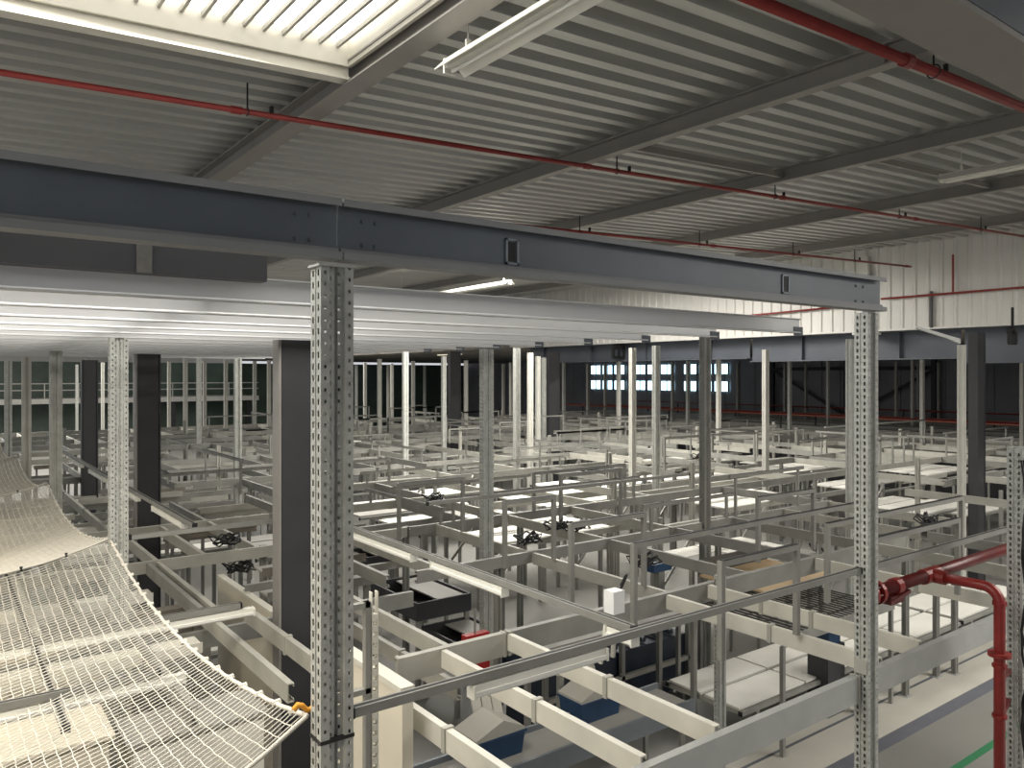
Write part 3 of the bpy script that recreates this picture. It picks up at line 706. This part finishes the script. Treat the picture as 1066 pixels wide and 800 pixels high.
# ------------------------------------------------------------------ near floor-level things
# cream partition and framed door leaf
t = thing('partition', 'cream partition wall standing right of the front upright', 'partition', (2.47, 4.42, 0))
part('panel', MB().box(-.04, 0, .06, .04, 1.2, CAM-2.04), M['part'], t)
part('top_rail', MB().box(-.05, -.0, CAM-2.04, .05, 1.2, CAM-2.0), M['cream'], t)
part('foot_rail', MB().box(-.07, -.02, 0, .07, 1.2, .06), M['cream'], t)
t = thing('partition', 'cream side panel standing behind the big dark column', 'partition', (2.9, 8.0, 0))
part('panel', MB().box(-.03, 0, .05, .03, 1.9, 2.0), M['part'], t); part('top_rail', MB().box(-.04, 0, 2.0, .04, 1.9, 2.04), M['cream'], t); part('foot_rail', MB().box(-.05, -.02, 0, .05, 1.9, .05), M['cream'], t)
reg(2.8, 7.9, 0, 3.0, 10, 2.1)
t = thing('door_leaf', 'framed clear door leaf with slotted stile, against the cream partition', 'door', (2.05, 4.0, 0))
p = at(379, 700, b=4.0)
XL = at(336, 700, b=4.0).x-2.05
for (x0, x1) in ((XL, XL+.03), (p.x-2.05-.0, p.x-2.05+.03)): part('stile', MB().box(x0, -.02, .5, x1, .02, CAM-1.27), M['lat'], t)
for z in (CAM-1.27, CAM-1.75, .5): part('rail', MB().box(XL, -.02, z-.03, p.x-2.02, .02, z), M['lat'], t)
t2 = MB()
for k in range(40): t2.box(p.x-2.05+.045, -.018, .7+k*.062, p.x-2.05+.075, .018, .7+k*.062+.036)
t2.box(p.x-2.05+.04, -.015, .5, p.x-2.05+.046, .02, CAM-1.22).box(p.x-2.05+.075, -.015, .5, p.x-2.05+.082, .02, CAM-1.22)
part('slotted_stile', t2, M['cream'], t)
# left cabinets below the net
for (a, b, w, dpt, h, m, lab) in ((-2.2, 5.9, 3.2, .7, 2.05, 'part', 'cream cabinet under the net, front'), (1.15, 6.0, .95, .5, 1.9, 'board', 'pale cabinet left of the front upright'), (-1.4, 8.3, 3.0, .8, 1.9, 'part', 'cream cabinet under the net, back'),
                           (1.7, 9.2, .9, .6, 1.75, 'boardg', 'grey cabinet behind the pale net upright'), (-1.6, 3.9, 2.4, .6, 1.5, 'boardg', 'white cabinet in the lower left corner under the net')):
    t = thing('cabinet', lab, 'cabinet', (a, b, 0))
    part('carcass', MB().box(0, .03, .08, w, dpt, h-.03), M[m], t); part('top', MB().box(-.03, -.01, h-.03, w+.03, dpt+.02, h), M['boardg' if m != 'part' else 'part'], t)
    n = max(1, int(w/.8))
    for k in range(n): part('door_panel', MB().box(k*w/n+.012, 0, .12, (k+1)*w/n-.012, .028, h-.06), M[m], t)
    part('plinth', MB().box(.03, .06, 0, w-.03, dpt-.03, .08), M['dark'], t)
# shelf planks on the left, running across
for i, (a0, a1, b, z, m) in enumerate(((-.6, 1.9, 7.0, 2.15, 'cream'), (-.5, 2.0, 9.3, 2.05, 'board'), (-.4, 1.8, 10.6, 2.1, 'cream'), (0, 2.2, 11.7, 2.15, 'board'), (-.3, 1.6, 8.2, 2.2, 'boardg'), (0, 2.4, 13.5, 2.1, 'board'), (-.2, 2.0, 15, 2.1, 'cream'))):
    t = thing('tray_plank', 'pale tray plank lying across under the lattice, %s beyond the net edge' % jnames[i], 'plank', (a0, b, z), 'tray planks left')
    part('plank', MB().box(0, 0, 0, a1-a0, .26, .03), M[m], t); part('lip', MB().box(0, -.012, -.04, a1-a0, 0, .05), M[m], t)
n = 0
for k in range(400):
    a = random.uniform(-.4, 4.2); b = random.uniform(8.5, 27); z = random.choice([1.5, 1.7, 1.9, 2.05]); w_ = random.choice([.9, 1.4, 1.9])
    f = SA*a+CA*b; x = HX+F*(CA*(a+w_/2)-SA*b)/f
    if x < 60 or x > 330 or n >= 70 or not free(a-.02, b-.05, 0, a+w_+.02, b+.32, z+.08): continue
    reg(a-.02, b-.05, 0, a+w_+.02, b+.32, z+.08)
    n += 1; d = 'near' if f < 13 else 'mid-distance' if f < 18 else 'distant'
    t = thing('cross_tray', '%s brownish tray lying across below the lattice, left of the big front upright' % d, 'tray', (a, b, z), 'cross trays left, '+d)
    part('tray_floor', MB().box(0, 0, 0, w_, .3, .02), M[random.choice(['umber', 'umber', 'boardg', 'cream', 'dark'])], t)
    part('tray_lip', MB().box(0, -.02, -.05, w_, 0, .06), M[random.choice(['lat', 'latl', 'umber'])], t)
    for e in (.08, w_-.08): part('tray_post', MB().box(e-.025, .1, -z, e+.025, .15, 0), M['lat'], t)
# conveyor beside the bins
cz = CAM-3.6
t = thing('conveyor', 'blue-grey sided conveyor crossing below the cream joists', 'conveyor', (2.55, 5.75, 0))
part('side_plate', MB().box(0, .0, cz-.2, 4.3, .03, cz), M['bluegrey'], t); part('side_plate', MB().box(0, .55, cz-.2, 4.3, .58, cz), M['bluegrey'], t)
part('belt', MB().box(.02, .03, cz-.09, 4.28, .55, cz-.06), M['boardg'], t)
for e in (.2, 2.1, 4.1):
    for y in (.02, .56): part('leg', MB().box(e-.03, y-.02, 0, e+.03, y+.02, cz-.2), M['lat'], t)
def bin_(x, y, lab):
    p = at(x, y, z=cz+.02)
    t = thing('tote_bin', lab, 'bin', (p.x, p.y, cz-.06), 'blue bins with cream flaps', .0)
    part('bin_body', MB().prism([(-.26, 0), (.24, 0), (.28, .2), (-.3, .2)], (0, -.18, 0), A1, UP, (0, .36, 0)), M['blue'], t)
    part('rim', MB().box(-.31, -.2, .2, .29, .2, .225), M['blue'], t)
    part('sloped_cover', MB().prism([(-.3, .226), (.27, .226), (.27, .25), (.02, .37), (-.3, .25)], (0, -.19, 0), A1, UP, (0, .38, 0)), M['pale'], t)
    for k in range(3): part('loose_flap', MB().prism([(0, 0), (.05, 0), (.3, .26), (.26, .27)], (-.05+.12*k, .2, .22), (.35, .94, 0), UP, (.09, -.03, 0)), M['pale'], t)
bin_(511, 775, 'blue bin with cream sloped cover, left of the pair')
bin_(615, 735, 'blue bin with cream sloped cover, right of the pair')
# dark machine with belts
t = thing('sorting_machine', 'dark navy machine under the front rail, left of the slotted lower upright', 'machine', (6.0, 7.15, 0))
part('body', MB().box(0, .25, .1, 2.6, 1.0, .85), M['navy'], t)
for k in range(9): part('roller', MB().tube([(.2+.27*k, .3, .9), (.2+.27*k, .95, .9)], .04, 8), M['navy'], t)
for (z, y) in ((1.1, .2), (1.1, 1.05), (.5, .2)): part('side_rail', MB().box(-.1, y-.03, z, 2.7, y+.03, z+.06), M['latl'], t)
for e in (0, 1.3, 2.6): part('frame_post', MB().box(e-.03, .17, 0, e+.03, .23, 1.3), M['lat'], t)
part('back_panel', MB().box(0, 1.10, .4, 2.6, 1.12, 1.15), M['navy'], t)
# dark tray boxes left of the mid-hall upright
for (x, y, z, w, dpt, lab) in ((437, 612, 1.35, .9, 1.4, 'dark grey open tray left of the mid-hall upright'), (482, 655, 1.0, .8, .9, 'dark grey tray behind the pale channel'), (388, 574, 1.4, .6, .8, 'dark tray right of the front upright')):
    p = at(x, y, z=z); t = thing('tray_box', lab, 'tray', (p.x-w/2, p.y-dpt/2, z-.25))
    part('tray_base', MB().box(0, 0, 0, w, dpt, .03), M['dark'], t)
    for q in ((0, 0, w, .03), (0, dpt-.03, w, dpt), (0, .03, .03, dpt-.03), (w-.03, .03, w, dpt-.03)): part('tray_side', MB().box(q[0], q[1], .03, q[2], q[3], .25), M['dark'], t)
    part('tray_lid', MB().box(w*.45, .05, .2, w-.05, dpt-.05, .22), M['boardg'], t)
    for e in ((.05, .05), (w-.05, .05), (.05, dpt-.05), (w-.05, dpt-.05)): part('leg', MB().box(e[0]-.03, e[1]-.03, -(z-.25), e[0]+.03, e[1]+.03, 0), M['lat'], t)
# red sign box
p = at(497, 681, f=8.9); t = thing('red_sign', 'red box sign with a white mark beside the mid-hall upright', 'sign', p)
part('sign_box', MB().box(-.15, 0, -.2, .17, .1, .22), M['signred'], t); part('white_mark', MB().box(-.03, -.006, -.06, .06, 0, -.0).box(-.01, -.006, 0, .03, 0, .07), M['white'], t)
part('hook', MB().bar((0, .05, .17), (0, .05, .5), .02, .02), M['lat'], t)
# tan board and blue case, grille trays
p = at(797, 602, z=1.62); t = thing('tan_tray', 'tan board lying in a tray left of the slotted upright', 'tray', p)
part('board', MB().box(-.7, -.5, 0, .9, .6, .03), M['wood'], t); part('dark_back', MB().box(-.7, .6, 0, .9, .64, .24), M['cable'], t)
for e in (-.6, .8): part('leg', MB().box(e-.03, .645, -1.62, e+.03, .70, .1), M['lat'], t)
p = at(860, 663, z=1.0); t = thing('blue_case', 'small blue case beside the slotted upright', 'case', p)
part('case_body', MB().box(-.14, -.12, -.08, .14, .12, .12), M['blue'], t); part('case_handle', MB().bar((-.06, 0, .16), (.06, 0, .16), .02, .02).bar((-.06, 0, .12), (-.06, 0, .16), .02, .02).bar((.06, 0, .12), (.06, 0, .16), .02, .02), M['blue'], t)
part('stand', MB().box(-.2, -.15, -1.0, .2, .15, -.08), M['dark'], t)
p = at(686, 590, z=1.6); t = thing('blue_case', 'blue motor case on the joists between the mid-hall and dark uprights', 'case', p)
part('case_body', MB().box(-.2, -.08, -.06, .2, .08, .06), M['blue'], t); part('motor', MB().tube([(.2, 0, 0), (.34, 0, 0)], .05, 10), M['navy'], t); part('stand', MB().box(-.06, -.06, -1.6, .06, .06, -.06), M['lat'], t)
p = at(640, 626, z=CAM-1.62); t = thing('junction_box', 'white junction box on the receding rail', 'box', p)
part('box_body', MB().box(-.06, -.05, -.08, .05, .05, .08), M['white'], t); part('bracket', MB().bar((-.08, 0, -.12), (-.14, 0, -.42), .03, .02).bar((.0, 0, -.12), (-.02, 0, -.4), .03, .02), M['latl'], t)
part('cable', MB().tube([(.06+.06*math.sin(k*.5), 0, .1+.07*math.sin(k*.55)) for k in range(8)], .01, 5), M['black'], t)
p0 = at(820, 640, z=1.35)
t = thing('grille_tray', 'wire grille tray between the dark and slotted uprights', 'tray', (p0.x-1, p0.y-.6, 1.35))
g = MB()
for k in range(26): g.bar((k*.1, 0, 0), (k*.1, 1.6, 0), .012, .02)
for k in range(6): g.bar((0, k*.32, -.02), (2.5, k*.32, -.02), .02, .02)
part('grille', g, M['cable'], t); part('tray_side', MB().box(-.03, -.03, -.06, 2.55, 0, .06), M['lat'], t); part('tray_side', MB().box(-.03, 1.6, -.06, 2.55, 1.63, .06), M['lat'], t)
for e in ((0, 0), (2.5, 0), (0, 1.6), (2.5, 1.6)): part('leg', MB().box(e[0]-.025, e[1]-.025, -1.35, e[0]+.025, e[1]+.025, -.05), M['lat'], t)
# fork hooks
for i in range(9):
    x, y = 846+13*i, 565-.8*i+(6 if i % 2 else 0)
    if 886 < x < 918: continue
    p = at(x, y, z=1.7)
    t = thing('fork_hook', 'small dark fork hook in the row behind the slotted upright', 'hook', p, 'row of fork hooks')
    part('hook_body', MB().tube([(0, 0, .1), (0, 0, 0), (.05, 0, -.06), (.11, 0, -.02), (.12, 0, .05)], .018, 6), M['black'], t)
    part('hook_tine', MB().tube([(0, 0, 0), (-.06, 0, -.06), (-.1, 0, .0)], .016, 6), M['black'], t)
    part('hook_stem', MB().bar((0, 0, .1), (0, 0, .5), .012, .012), M['lat'], t)
# cable bundles on the lattice
for i, (x, y, lab) in enumerate(((452, 522, 'tangled dark cables on a beam right of the front upright'), (551, 566, 'tangled cables right of the mid-hall upright'), (580, 552, 'small cable tangle on the frame at mid hall'), (601, 553, 'second small cable tangle on the frame at mid hall'), (672, 590, 'tangled cables below the long tube frame'),
                                 (236, 568, 'dark cable tangle left of the dark column'), (165, 497, 'upright cable whip left of the dark column'), (250, 596, 'hanging cable loop left of the front upright'), (726, 478, 'small cable tangle far behind the dark upright'), (965, 545, 'black cable loops right of the slotted upright'))):
    p = at(x, y, z=ZL+.03 if i != 7 else ZL-.35); pts = []
    for k in range(34):
        pts.append(p+Vector((.16*math.sin(k*1.1+i)+.05*math.sin(k*.31), .12*math.cos(k*.83+i), .07+.065*math.sin(k*1.7+i*2))))
    solo('cable_bundle', MB().tube(pts, .012, 5), M['black'], lab, 'cables', smooth=True)
# floor markings and a paler floor strip
def marking(name, b0, b1, m, a0=2.5, a1=20, h=.003): return struct(name, MB().box(a0, b0, .0005, a1, b1, h), M[m])
marking('floor_pale_strip', 5.03, 5.75, 'pale', 6.2); marking('floor_marking_dark', 4.84, 5.02, 'stripe', 4.5); marking('floor_marking_green', 4.08, 4.17, 'green', 5)  # pale strip: floor is paler just beyond the dark stripe
marking('floor_marking_seam', 5.56, 5.60, 'stripe', 6.2, 20, .006)
p, q = at(437, 757, z=0), at(468, 783, z=0)
t_ = MB(); t_.bar((0, 0, .004), (q-p)+Vector((0, 0, .004)), .07, .006); solo('barrier_tape', t_, M['tape'], 'strip of red and white tape on the floor by the cream partition', 'tape', None, p)
p = at(562, 752, z=0); q = at(575, 764, z=0); t_ = MB(); t_.bar((0, 0, .004), (q-p)+Vector((0, 0, .004)), .07, .006); solo('barrier_tape', t_, M['tape'], 'second scrap of red and white tape near the bins', 'tape', None, p)

# ------------------------------------------------------------------ red pipe at the slotted upright
py = PB1+.02; zpz = CAM-1.70
a_fl = PA2+WA_/2; a_t = at(968, 608, b=py).x
t = thing('fire_main', 'dark red fire main running from the slotted upright, with tee, elbow and riser', 'pipe', (a_fl, py, zpz)); o = Vector((a_fl, py, zpz))
part('clamp_plate', MB().box(0.001, -.07, -.14, .03, .07, .16).box(-.12, -.085, -.13, .03, -.062, -.09).box(-.12, -.085, .10, .03, -.062, .14), M['redd'], t)
part('flange', MB().tube([(.03, 0, 0), (.06, 0, 0)], .095, 14).tube([(.13, 0, 0), (.17, 0, 0)], .095, 14), M['red'], t)
for k in range(8):
    q = k*math.pi/4; part('bolt', MB().tube([(.02, .075*math.cos(q), .075*math.sin(q)), (.185, .075*math.cos(q), .075*math.sin(q))], .009, 6), M['redd'], t)
part('pipe_run', MB().tube([(.05, 0, 0), (3.4, 0, .02)], .052, 14), M['redd'], t, smooth=True)
part('coupling', MB().tube([(.42, 0, 0), (.5, 0, 0)], .066, 12), M['red'], t)
dt = a_t-a_fl
part('tee', MB().tube([(dt-.13, 0, .0), (dt+.13, 0, .0)], .064, 12).tube([(dt, .02, 0), (dt, -.13, 0)], .06, 12), M['red'], t)
bb = 2.66-py; pts = [Vector((dt, -.05, 0)), Vector((dt, bb+.14, 0))]
for k in range(7):
    q = k*math.pi/12; pts.append(Vector((dt, bb+.12-.12*math.sin(q), -.12+.12*math.cos(q))))
pts.append(Vector((dt, bb, -zpz+.02)))
part('riser', MB().tube(pts, .042, 12), M['red'], t, smooth=True)
zf = at(1038, 683, b=2.66).z-zpz
part('collar', MB().tube([(dt, bb, zf-.015), (dt, bb, zf+.015)], .085, 12), M['red'], t)
part('collar', MB().tube([(dt, bb, -.1), (dt, bb, -.13)], .052, 12), M['red'], t)
for z in (-.6, -1.0): part('collar', MB().tube([(dt, bb, z), (dt, bb, z-.025)], .055, 12), M['red'], t)
part('valve_lever', MB().bar((.25, -.06, -.09), (.62, -.03, -.06), .03, .03).box(.3, -.05, -.12, .5, .05, -.06), M['redd'], t)
part('bracket_arm', MB().bar((dt, bb, -.72), (dt+.32, bb+.05, -.74), .035, .035).bar((dt, bb, -1.03), (dt+.3, bb+.05, -.98), .035, .04), M['redd'], t)
# right-edge post with cables
p = at(1059.5, 600, f=6.55)
t = thing('cable_post', 'perforated post with hanging cables at the right edge of the view', 'post', (p.x, p.y, 0))
hp = CAM-.60
part('section', upright_mesh(hp-.012, 'post', .13, .12), None, t, (0, 0, .012)); part('base_plate', foot_me, None, t)
for k, dx in enumerate((-.105, -.09, .05)):
    part('cable', MB().tube([(dx+.015*math.sin(z*2.3+k), -.085+.02*math.cos(z*1.7+k), hp-.1-z*.2) for z in range(18)], .009, 5), M['black'], t, smooth=True)
part('connector', MB().box(-.03, -.13, hp-.35, .1, -.062, hp-.08), M['navy'], t)
part('bracket', MB().box(-.02, -.10, hp-.2, .25, -.062, hp-.12), M['white'], t)
part('label_plate', MB().box(-.0, -.075, CAM-2.45, .05, -.064, CAM-2.1), M['red'], t)

# ------------------------------------------------------------------ far things
t = thing('back_gallery', 'white-edged gallery with guard rail along the back wall', 'gallery', (-8, 61.5, 0))
part('slab', MB().box(0, 0, CAM-1.95, 29, 4.3, CAM-1.6), M['board'], t)
for z in (CAM-.6, CAM-1.05): part('guard_rail', MB().box(0, .03, z, 29, .09, z+.06), M['board'], t)
for k in range(15): part('rail_post', MB().box(k*2.05, .03, CAM-1.6, k*2.05+.06, .09, CAM-.6), M['board'], t)
for k in range(6): part('leg', MB().box(k*5.6+.2, .5, 0, k*5.6+.5, .8, CAM-1.95), M['dark'], t)
for i in range(5):
    a = 30.15+i*2.7; z = CAM-1.72-.1*(i % 3)
    r_ = M['red'] if i % 2 else M['redl']
    t = thing('floor_pipe', 'low red pipe at the far right, %s of the row' % jnames[i], 'pipe', (a, -2, z), 'low red pipes at the far right')
    part('pipe_run', MB().tube([(0, 0, 0), (0, 40, 0)], .032, 6), r_, t, smooth=True)
    for k in range(6): part('support_leg', MB().box(-.03, 3+k*6.5, -z, .03, 3.06+k*6.5, -.05), M['dark'], t)
for i in range(9):
    a = 29.2+i*1.35
    for da in (0, .1, .2, .3, -.1):
        if free(a+da-.05, 2, 0, a+da+.65, 36, 2.3): a += da; break
    else: continue
    t = thing('pallet_run', 'low grey machine line at the far right, %s of the row' % jnames[i], 'machine', (a, 2, 0), 'low machine lines far right')
    part('casing', MB().box(0, 0, 1.2, .6, 34, 2.3), M['boardg'], t); part('plinth', MB().box(.1, 0, 0, .5, 34, 1.2), M['dark'], t)
for (x, f, lab) in ((644, 29, 'black bracket unit hanging under the cladding near the windows'), (1054, 15.5, 'black fan unit under the girder at the right edge')):
    p = at(x, 364 if x < 700 else 349, f=f); s = f/29 if x < 700 else .55
    t = thing('hanging_unit', lab, 'unit', p)
    part('unit_frame', MB().bar((-.3*s, 0, -.3*s), (.3*s, 0, -.3*s), .08*s, .1*s).bar((-.3*s, 0, .1*s), (.3*s, 0, .1*s), .08*s, .1*s).bar((-.28*s, 0, -.3*s), (-.28*s, 0, .1*s), .1*s, .1*s).bar((.28*s, 0, -.3*s), (.28*s, 0, .1*s), .1*s, .1*s).bar((0, 0, -.3*s), (0, 0, .1*s), .08*s, .08*s), M['black'], t)
    part('motor', MB().tube([(0, -.15*s, .15*s), (0, .15*s, .15*s)], .14*s, 10), M['black'], t); part('hanger', MB().bar((0, 0, .2*s), (0, 0, .55), .04, .04), M['black'], t)
# x-braced bay in front of the far right wall
t = thing('braced_bay', 'dark cross-braced bay between the dark and slotted uprights, far back', 'bracing', (43.2, 20, 0))
for y in (0, 5, 10): part('brace_post', MB().box(-.12, y-.12, 0, .12, y+.12, WZ0-.03), M['dark'], t)
for (y0, y1) in ((0, 5), (5, 10)):
    part('diagonal', MB().bar((0, y0, CAM-2.4), (0, y1, CAM+.3), .1, .14) if y0 else MB().bar((0, y1, CAM-2.4), (0, y0, CAM+.3), .1, .14), M['dark'], t)
part('tie_beam', MB().box(-.1, 0, CAM+.3, .1, 10, CAM+.5), M['dark'], t)
t = thing('post_bracket', 'grey knee bracket on top of the cream upright at the right', 'bracket', at(985, 352, f=16.2))
part('gusset', MB().prism([(-.0, 0), (.3, -.12), (.3, -.02), (-.6, .25), (-.62, .2)], (0, 0, 0), (.8, -.6, 0), UP, (.05, .06, 0)), M['galv'], t)

# ------------------------------------------------------------------ light
def area(name, loc, sx, sy, power, col, rot=(0, 0, 0)):
    l = bpy.data.lights.new(name, 'AREA'); l.shape = 'RECTANGLE'; l.size = sx; l.size_y = sy; l.energy = power; l.color = col
    o = bpy.data.objects.new(name, l); COL.objects.link(o); o.location = loc; o.rotation_euler = rot; return o
for i, b in enumerate((-3, 4, 11, 18, 25, 34)):
    batten('b', 22.2, b, b+2.4, 'added unseen lit batten under the low soffit behind the girder, %s from the right' % jnames[i], WZ0-.14, True, 'added battens under the low soffit')
    area('batten_light', (22.2, b+1.2, WZ0-.2), .1, 2.3, 120, (1, .96, .9))  # added behind the girder, out of view, to brighten the far zone
for i, (a, b) in enumerate(((-2.6, 2.2), (-2.6, 5.4), (-2.6, 9.0))):
    batten('a', b, a, a+1.5, 'lit batten under the pale joists at the left, %s from the front' % jnames[i], JZ-.12, True, 'lit battens under the upper deck')
for i, (a0, a1, b0, b1) in enumerate(SKY):
    A_ = (a1-a0)*(b1-b0)
    area('skylight_daylight', ((a0+a1)/2, (b0+b1)/2, zr(a0)+.22), a1-a0-.1, b1-b0-.1, A_*(20 if i == 0 else 35 if i in (1, 6, 7) else 26), (1, .97, .905))
for (a, b) in ((-1.85, 2.2), (-1.85, 5.4), (-1.85, 9.0)):
    area('batten_light', (a, b, JZ-.16), 1.4, .08, 85, (1, .87, .66))
    area('batten_light', (a, b, JZ-.16), 1.4, .08, 9, (1, .87, .66), (math.pi, 0, 0))
w = bpy.data.worlds.new('World'); bpy.context.scene.world = w; w.use_nodes = True
w.node_tree.nodes['Background'].inputs['Color'].default_value = (.93, .96, 1, 1)
w.node_tree.nodes['Background'].inputs['Strength'].default_value = .62

# ------------------------------------------------------------------ camera
cd = bpy.data.cameras.new('Camera'); cd.sensor_width = 36; cd.sensor_fit = 'HORIZONTAL'; cd.lens = 36*F/1066
cd.shift_y = -(400-HY)/1066; cd.clip_start = .05; cd.clip_end = 300
co = bpy.data.objects.new('Camera', cd); COL.objects.link(co); co.location = (0, 0, CAM)
co.rotation_euler = (math.pi/2, 0, -math.atan2(SA, CA))
sc = bpy.context.scene; sc.camera = co
sc.view_settings.view_transform = 'Standard'; sc.view_settings.look = 'None'; sc.view_settings.gamma = 1
sc.view_settings.use_curve_mapping = False; sc.view_settings.exposure = .12
